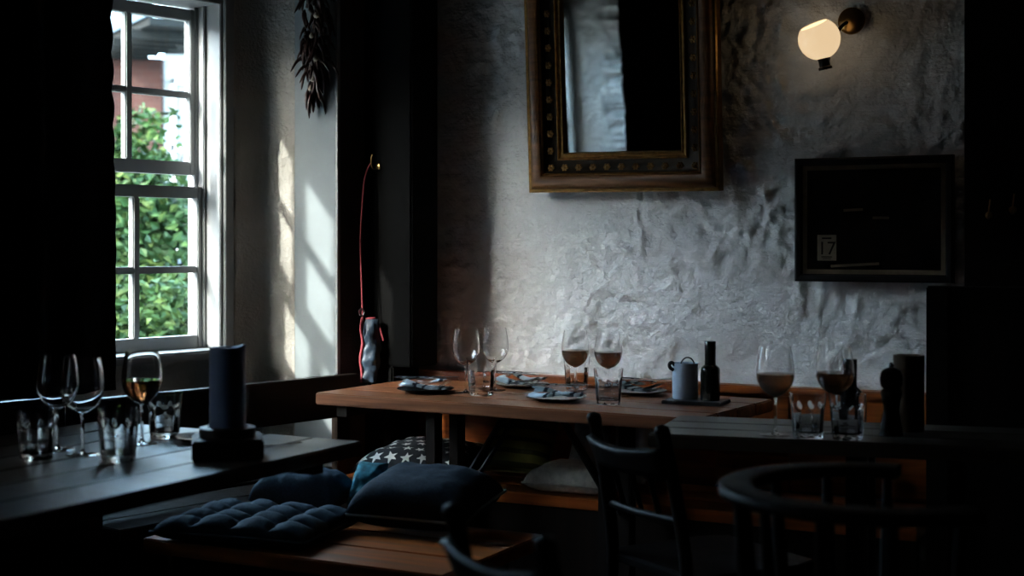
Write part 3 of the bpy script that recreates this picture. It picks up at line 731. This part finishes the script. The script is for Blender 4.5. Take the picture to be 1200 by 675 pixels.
# right table local -> world
RTM = Matrix.Translation((.335, 3.515, 0)) @ Matrix.Rotation(R(-18), 4, 'Z')
def rt(x, y, z=.76): return RTM @ Vector((x, y, z))
a = dup(WG1, rt(.305, .064), 1, 'left wine glass with an added dark fill on the right table'); a.scale = (1.06,)*3
a = dup(WG1, rt(.44, .150), 2, 'right wine glass with an added dark fill on the right table'); a.scale = (1.06,)*3
def make_tumbler(label, loc):
    t = thing('tumbler', label, 'tumbler', loc, 0, 'fluted tumblers on the tables')
    nf, seg = 9, 108; vs = []
    outer = [(.034, 0), (.0355, .002), (.0362, .01), (.0385, .04), (.0405, .066), (.0418, .078), (.0428, .088), (.0445, .108)]
    inner = [(.0425, .108), (.0405, .086), (.0375, .06), (.0335, .018), (.030, .0135), (0, .013)]
    prof = interp(outer, 3)+inner
    def rf(a, z): return 1
    g = G(); n = len(prof)+1; full = [(0, 0)]+prof; nout = 1+len(interp(outer, 3))
    for i in range(seg):
        a = 2*math.pi*i/seg; fl = abs(math.sin(a*nf/2))
        for k, (r, z) in enumerate(full):
            rr = r
            if 0 < k < nout:
                m = max(0, min(1, (z-.004)/.008)) * max(0, min(1, (.084-z)/.012)); rr = r - .0034*(1-fl**.6)*m
            vs.append((max(rr, 1e-5)*math.cos(a), max(rr, 1e-5)*math.sin(a), z))
    m = len(full)
    fs = [[i*m+k, ((i+1) % seg)*m+k, ((i+1) % seg)*m+k+1, i*m+k+1] for i in range(seg) for k in range(m-1)]
    g.add(vs, fs); g.build('glass', 'clear_glass', t, smooth=40, weld=True)
    return t
TU = make_tumbler('fluted glass tumbler between the two empty wine glasses', (-.097, 4.495, .75)); TU.scale = (1.08, 1.08, 1.1)
def tum(loc, label, s=1.0): o = dup(TU, loc, random.uniform(0, 3), label); o.scale = (s, s, s)
tum((.213, 4.68, .75), 'fluted glass tumbler behind the wine glass in the table middle')
tum((.287, 4.234, .75), 'fluted glass tumbler at the front edge of the main table')
tum((-.87, 3.14, .75), 'fluted glass tumbler in front on the left table', 1.06)
tum((-.86, 3.52, .75), 'fluted glass tumbler behind the wine glass on the left table')
tum((-1.06, 3.17, .75), 'fluted glass tumbler at the far left of the left table')
tum(rt(.385, .048), 'left fluted glass tumbler on the right table')
tum(rt(.478, .052), 'right fluted glass tumbler on the right table')

# ------------------------------------------------------------------ place settings
def make_plate(label, loc):
    o = G().lathe([(0, .002), (.052, .002), (.056, 0), (.06, .002), (.078, .009), (.092, .0125), (.0925, .014), (.078, .011), (.058, .0055), (0, .005)], 40).build('plate', 'plate_dark', smooth=50, weld=True)
    o.location = loc; return tag(o, label, 'plate', 'dark plates on the main table')
def make_napkin(label, loc, rz, seed):
    vs = G()
    for lay, (w, d, z0, sh) in enumerate(((.165, .075, .002, 0), (.150, .062, .0085, .008), (.135, .040, .015, -.006))):
        def fn(a, b):
            x = (a-.5)*w+sh; y = (b-.5)*d
            z = z0+.006*math.sin(a*5.5+lay*1.7+seed)+.004*noise.noise(Vector((x*25, y*25, seed+lay)))+.010*(abs(a-.5)*2)**2
            if lay == 2: z += .010*math.exp(-((a-.35)/.16)**2)
            return (x, y, max(z, .001))
        g = G(); g.grid(fn, 28, 10)
        n = len(g.v); vs.add([q for q in g.v]+[q-Vector((0, 0, .004)) for q in g.v], g.f+[[i+n for i in reversed(f)] for f in g.f])
    o = vs.build('napkin', 'napkin_stripe', smooth=50)
    o.location = loc; o.rotation_euler = (0, 0, rz); return tag(o, label, 'napkin', 'striped napkins on the plates')
def make_fork(label, loc, rz):
    t = thing('fork', label, 'fork', loc, rz, 'forks on the napkins')
    g = G(); g.tube(cat([Vector((-.09, 0, .003)), Vector((-.04, 0, .005)), Vector((.03, 0, .003)), Vector((.045, 0, .004))], 4), [.0045]*5+[.003]*8, 8, flat=.45); g.build('handle', 'steel', t, smooth=60)
    for k in range(4):
        y = -.0075+.005*k
        g = G(); g.tube([(.043, y*.6, .004), (.055, y, .003), (.085, y, .006)], [.0016, .0014, .0008], 6); g.build('tine', 'steel', t, smooth=60)
    return t
def make_knife(label, loc, rz):
    t = thing('knife', label, 'knife', loc, rz, 'knives on the napkins')
    g = G(); g.tube([(-.10, 0, .004), (-.06, 0, .004), (0, 0, .004)], [.005, .0058, .0042], 8, flat=.55); g.build('handle', 'steel', t, smooth=60)
    g = G(); g.prism([(0, -.004), (.07, -.008), (.095, -.005), (.105, .002), (.095, .004), (0, .004)], .0035, .0048); g.build('blade', 'steel', t)
    return t
places = [((-.278, 4.575), 'left front place', 10), ((.03, 4.735), 'left back place', -6), ((.135, 4.329), 'front middle place', 6), ((.40, 4.515), 'right back place', -14)]
for i, ((x, y), nm, r) in enumerate(places):
    make_plate(f'dark round plate at the {nm} of the main table', (x, y, .7505))
    rz = math.atan2(-.515, .857)*.6+R(r)
    make_napkin(f'navy and white striped napkin folded on the {nm} plate', (x, y, .766), rz, i*2.3)
    make_fork(f'steel fork lying on the napkin at the {nm}', (x-.018, y-.016, .794), rz+R(176))
    make_knife(f'steel knife lying on the napkin at the {nm}', (x+.004, y+.018, .795), rz+R(4))

# tray, jug and bottle
g = G(); g.bb(-.09, .09, -.06, .06, 0, .011); o = g.build('slate_tray', 'slate', bevel=.002); o.location = (.552, 4.262, .7505); o.rotation_euler = (0, 0, R(-24)); tag(o, 'small dark slate tray under the jug and bottle', 'tray')
t = thing('enamel_jug', 'pale blue enamel jug standing on the slate tray', 'jug', (.522, 4.285, .762), R(200))
g = G(); g.lathe([(0, 0), (.036, 0), (.0385, .003), (.039, .05), (.0385, .100), (.0395, .106), (.0405, .108), (.038, .108), (.037, .10), (.0365, .006), (0, .005)], 40); g.build('body', 'enamel', t, smooth=40, weld=True)
g = G(); g.tube(cat([Vector((.036, 0, .103)), Vector((.046, 0, .110)), Vector((.053, 0, .104)), Vector((.050, 0, .094)), Vector((.040, 0, .088))], 5), .0055, 10); g.build('handle', 'slate', t, smooth=70)
g = G(); g.tube(cat([Vector((-.026, .012, .104)), Vector((-.014, .012, .121)), Vector((.002, .008, .124)), Vector((.012, .0, .112)), Vector((.014, -.004, .10))], 5), .0022, 8); g.build('wire_bail', 'slate', t, smooth=70)
t = thing('bottle', 'small black glass bottle on the slate tray beside the jug', 'bottle', (.592, 4.246, .762), 0, 'dark bottles')
g = G(); g.lathe(interp([(.0, 0), (.027, 0), (.029, .003), (.029, .05), (.029, .086), (.027, .096), (.019, .104), (.0165, .110), (.0165, .150)], 3)+[(0, .150)], 36); g.build('body', 'black_bottle', t, smooth=40, weld=True)
g = G(); g.lathe([(0, .1502), (.0170, .1502), (.0170, .174), (.0155, .176), (0, .176)], 28); g.build('cap', 'black_bottle', t, smooth=40)
o = dup(t, rt(.468, .262), 0, 'black bottle behind the glasses on the right table')

# candles
t = thing('candle_holder', 'square dark wooden candle holder on the left table', 'candle holder', (-.64, 3.20, .7505), R(12))
g = G(); g.bb(-.078, .078, -.075, .075, 0, .045); g.build('base', 'dark_wood', t, bevel=.004)
g = G(); g.lathe([(0, .0455), (.062, .0455), (.062, .066), (.045, .068), (.044, .060), (0, .060)], 32); g.build('cup', 'iron', t, smooth=40)
def candle(name, label, mat, loc, r, h, lip):
    t = thing(name, label, 'candle', loc, R(-35), 'pillar candles')
    def fn(a, b):
        an = a*2*math.pi
        if b <= .6: rr, z = r, b/.6
        elif b <= .75: rr, z = r*(1-(b-.6)/.15*.14), 1
        else: rr, z = r*.86*(1-(b-.75)/.25), 1-.12*(b-.75)/.25
        top = h*(1+lip*max(0, math.cos(an-.4))**6+.012*noise.noise(Vector((math.cos(an)*2, math.sin(an)*2, 3))))
        if z == 1 and lip: rr *= 1+.08*max(0, math.cos(an-.4))**6
        rr *= 1+.012*noise.noise(Vector((math.cos(an)*2, math.sin(an)*2, z*4)))
        return (rr*math.cos(an), rr*math.sin(an), z*top)
    g = G(); g.grid(fn, 48, 40); g.build('wax', mat, t, smooth=50, weld=True)
    g = G(); g.tube([(0, 0, h*.86), (.001, 0, h*.93), (.004, 0, h*.97)], .0014, 6); g.build('wick', 'ink', t)
candle('pillar_candle', 'thick dark blue pillar candle in the holder on the left table', 'candle_blue', (-.64, 3.20, .811), .040, .185, .035)
candle('pillar_candle', 'thick brown pillar candle on the right table', 'candle_brown', rt(.612, .250), .038, .19, 0)
t = thing('pepper_mill', 'dark turned wooden pepper mill beside the brown candle', 'pepper mill', rt(.575, .150), 0)
g = G(); g.lathe(interp([(0, 0), (.027, 0), (.028, .006), (.024, .03), (.019, .06), (.022, .085), (.026, .100), (.024, .110), (.018, .114)], 3)+[(0, .114)], 32); g.build('body', 'chair_wood', t, smooth=60, weld=True)
g = G(); g.lathe(interp([(0, .1145), (.017, .1145), (.025, .122), (.0275, .140), (.022, .158), (.009, .166)], 3)+[(0, .167)], 32); g.build('head', 'chair_wood', t, smooth=60, weld=True)
g = G(); g.lathe([(0, .167), (.006, .167), (.007, .172), (.004, .178), (0, .179)], 16); g.build('knob', 'steel', t, smooth=60)
# saucer and spoon on the left table
o = G().lathe([(0, .001), (.04, .001), (.045, 0), (.062, .008), (.075, .012), (.0755, .0135), (.06, .0105), (.045, .004), (0, .0035)], 36).build('saucer', 'plate_dark', smooth=50, weld=True)
o.location = (-.752, 3.45, .7505); tag(o, 'small dark saucer behind the candle on the left table', 'saucer')
make_fork('steel fork on the bare wood beyond the candle', (-.575, 3.345, .7505), R(30))

# ------------------------------------------------------------------ cushions
def pil(u_, v_, w, d, h, p=4, pinch=.05):
    e = max(0, (1-abs(u_)**p)*(1-abs(v_)**p))**.5
    return Vector((w/2*u_*(1-pinch*(1-v_*v_)), d/2*v_*(1-pinch*(1-u_*u_)), h*e))
def cushion(label, mat, loc, rz, w, d, h, tilt=0, pipe=None, tuft=None, p=4, flat=.35, name='cushion', seed=0, wrinkle=.006):
    t = thing(name, label, 'cushion', loc, rz, 'cushions on the benches')
    t.rotation_euler = (tilt, 0, rz)
    n = 36
    def top(a, b):
        u_, v_ = a*2-1, b*2-1; q = pil(u_, v_, w, d, h*(1-flat), p)
        e = min(1, (1-abs(u_))*6, (1-abs(v_))*6)
        q.z += h*flat+wrinkle*e*fbm(Vector((q.x*14, q.y*14, seed)), 3)
        if tuft:
            nx, ny = tuft
            q.z -= h*.42*e*(1-(abs(math.sin((a*nx)*math.pi))*abs(math.sin((b*ny)*math.pi)))**.45)
        return q
    def bot(a, b):
        u_, v_ = a*2-1, b*2-1; q = pil(u_, v_, w, d, h*flat, p); q.z = h*flat-q.z; return q
    g = G(); g.grid(top, n, n); g.grid(bot, n, n); g.build('cover', mat, t, smooth=70, weld=True)
    if pipe:
        pts = []
        for k in range(4):
            for i in range(18):
                s = i/18*2-1; u_, v_ = ((s, -1), (1, s), (-s, 1), (-1, -s))[k]
                q = pil(u_*.999, v_*.999, w, d, 0, p); q.z = h*flat; pts.append(q)
        pts.append(pts[0]); g = G(); g.tube(pts, .0042, 6); g.build('piping', pipe, t, smooth=80)
    if tuft:
        nx, ny = tuft
        b0 = G().lathe([(0, 0), (.009, 0), (.008, .004), (0, .006)], 10).build('button', mat, t, smooth=60); k = 0
        for i in range(1, nx):
            for j in range(1, ny):
                o = b0 if k == 0 else b0.copy()
                if k: COL.objects.link(o); o.parent = t
                o.location = top(i/nx, j/ny)+Vector((0, 0, -.001)); k += 1
    return t, top
cushion('slate blue tufted seat cushion on the free standing bench', 'slate_blue', bp(.415, -1.375, .452), TB+R(9), .45, .34, .075, tuft=(4, 4), pipe='slate_blue', p=8)
cushion('plump navy cushion with pale piping behind the tufted one', 'navy', bp(.765, -1.085, .475), TB+R(4), .36, .27, .14, tilt=R(10), pipe='piping', seed=3)
cushion('small slate blue cushion tucked behind the tufted seat cushion', 'slate_blue', bp(.355, -1.085, .47), TB+R(6), .28, .15, .12, tilt=R(8), seed=5, wrinkle=.014)
cushion('small crumpled teal cushion at the back of the bench', 'teal', bp(.535, -1.00, .525), TB, .09, .15, .07, tilt=R(65), seed=8, wrinkle=.014)
st, stop = cushion('black cushion printed with white stars in the bench corner', 'star_navy', bp(.295, -.30, .455), TB+R(6), .40, .36, .10, tilt=R(4), seed=2)
random.seed(5)
for i in range(7):
    for j in range(6):
        cu, cv = (i+.5+.5*(j % 2))/7.3, (j+.5)/6
        if cu > .95: continue
        cu += random.uniform(-.012, .012); a0 = random.uniform(0, 6.28); r = random.uniform(.019, .027)
        vs = []
        for k in range(10):
            rr = r if k % 2 == 0 else r*.42; a = a0+k*math.pi/5
            q = stop(max(.005, min(.995, cu+rr*math.cos(a)/.40)), max(.005, min(.995, cv+rr*math.sin(a)/.36))); vs.append(q+Vector((0, 0, .0025)))
        vs.append(stop(cu, cv)+Vector((0, 0, .003)))
        G().add(vs, [[10, k, (k+1) % 10] for k in range(10)]).build('star', 'star_white', st)
cushion('olive striped cushion leaning on the wooden bench back', 'olive_stripe', bp(.60, -.155, .552), TB+R(-4), .24, .22, .09, tilt=R(64), pipe='olive_piping', seed=4).__class__
cushion('flat grey seat cushion on the wall bench', 'grey_cloth', bp(.87, -.345, .452), TB+R(2), .28, .22, .085, pipe='grey_cloth', seed=6, p=6)
cushion('pale grey cushion slumped against the bench back', 'pale_cloth', bp(.90, -.135, .556), TB+R(4), .28, .24, .07, tilt=R(62), seed=7)

# ------------------------------------------------------------------ chairs
def chair(label, loc, rz):
    t = thing('dining_chair', label, 'chair', loc, rz, 'dark wooden dining chairs')
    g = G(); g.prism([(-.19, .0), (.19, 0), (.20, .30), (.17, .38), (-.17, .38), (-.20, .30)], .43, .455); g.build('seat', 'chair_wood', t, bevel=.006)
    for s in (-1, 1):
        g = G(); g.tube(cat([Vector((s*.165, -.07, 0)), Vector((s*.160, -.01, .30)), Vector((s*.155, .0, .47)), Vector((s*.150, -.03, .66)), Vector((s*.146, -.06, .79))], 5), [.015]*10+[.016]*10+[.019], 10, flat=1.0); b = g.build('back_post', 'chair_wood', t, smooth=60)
        g = G(); g.lathe([(0, -.015), (.014, -.012), (.0195, 0), (.015, .011), (0, .016)], 14); g.xf(Matrix.Translation((s*.146, -.062, .795))); g.build('ear', 'chair_wood', b, smooth=60)
        g = G(); g.tube([(s*.16, .33, .43), (s*.165, .34, .2), (s*.17, .35, 0)], [.019, .016, .012], 10); g.build('leg', 'chair_wood', t, smooth=60)
        g = G(); g.tube([(s*.163, -.03, .18), (s*.166, .34, .18)], .009, 8); g.build('stretcher', 'chair_wood', t)
    g = G(); g.grid(lambda a, b: (.29*(a-.5), -.052+.03*(b-.5)*-1-.022*(1-(2*a-1)**2), .690+.055*b+.012*(2*a-1)**2*b), 20, 4)
    o = g.build('top_rail', 'chair_wood', t, smooth=60); md = o.modifiers.new('thick', 'SOLIDIFY'); md.thickness = .018
    g = G(); g.tube([(-.15, -.012, .58), (0, -.03, .58), (.15, -.012, .58)], .011, 8); g.build('mid_rail', 'chair_wood', t, smooth=60)
    for x in (-.075, 0, .075):
        g = G(); g.tube([(x, .0-.02, .585), (x, -.055, .70)], .007, 8); g.build('spindle', 'chair_wood', t)
    return t
fz = math.atan2(.49, .87)-R(90)
c1 = chair('dark wooden chair tucked under the end of the right table', (.28+.05, 3.42+.03, 0), fz)
dup(c1, (-.02+.05, 2.175+.03, 0), fz, 'dark wooden chair nearest the camera in front of the bench')
t = thing('captains_chair', 'dark round backed wooden armchair in front of the right table', 'chair', (.63, 2.55, 0), R(-90))
def rail(a, b):
    an = R(-205+230*a); r = .245
    # cross-section rectangle, rounded
    q = b*2*math.pi; dr = .034*math.copysign(abs(math.cos(q))**.5, math.cos(q)); dz = .013*math.copysign(abs(math.sin(q))**.5, math.sin(q))
    return ((r+dr)*math.cos(an), .02+(r+dr)*math.sin(an), .785+dz)
g = G(); g.grid(rail, 60, 20); g.build('arm_rail', 'chair_wood', t, smooth=50)
for k in range(9):
    an = R(-200+220*k/8)
    g = G(); g.tube([(.21*math.cos(an), .02+.20*math.sin(an), .455), (.232*math.cos(an), .02+.232*math.sin(an), .62), (.245*math.cos(an), .02+.245*math.sin(an), .775)], [.010, .014, .009], 8); g.build('spindle', 'chair_wood', t, smooth=60)
g = G(); g.prism([(.235*math.cos(i/28*6.283), .02+.225*math.sin(i/28*6.283)) for i in range(28)], .425, .458); g.build('seat', 'chair_wood', t, bevel=.006)
for sx in (-1, 1):
    for sy in (-1, 1):
        g = G(); g.tube([(sx*.13, .02+sy*.13, .428), (sx*.16, .02+sy*.16, .2), (sx*.19, .02+sy*.19, 0)], [.016, .02, .012], 10); g.build('leg', 'chair_wood', t, smooth=60)
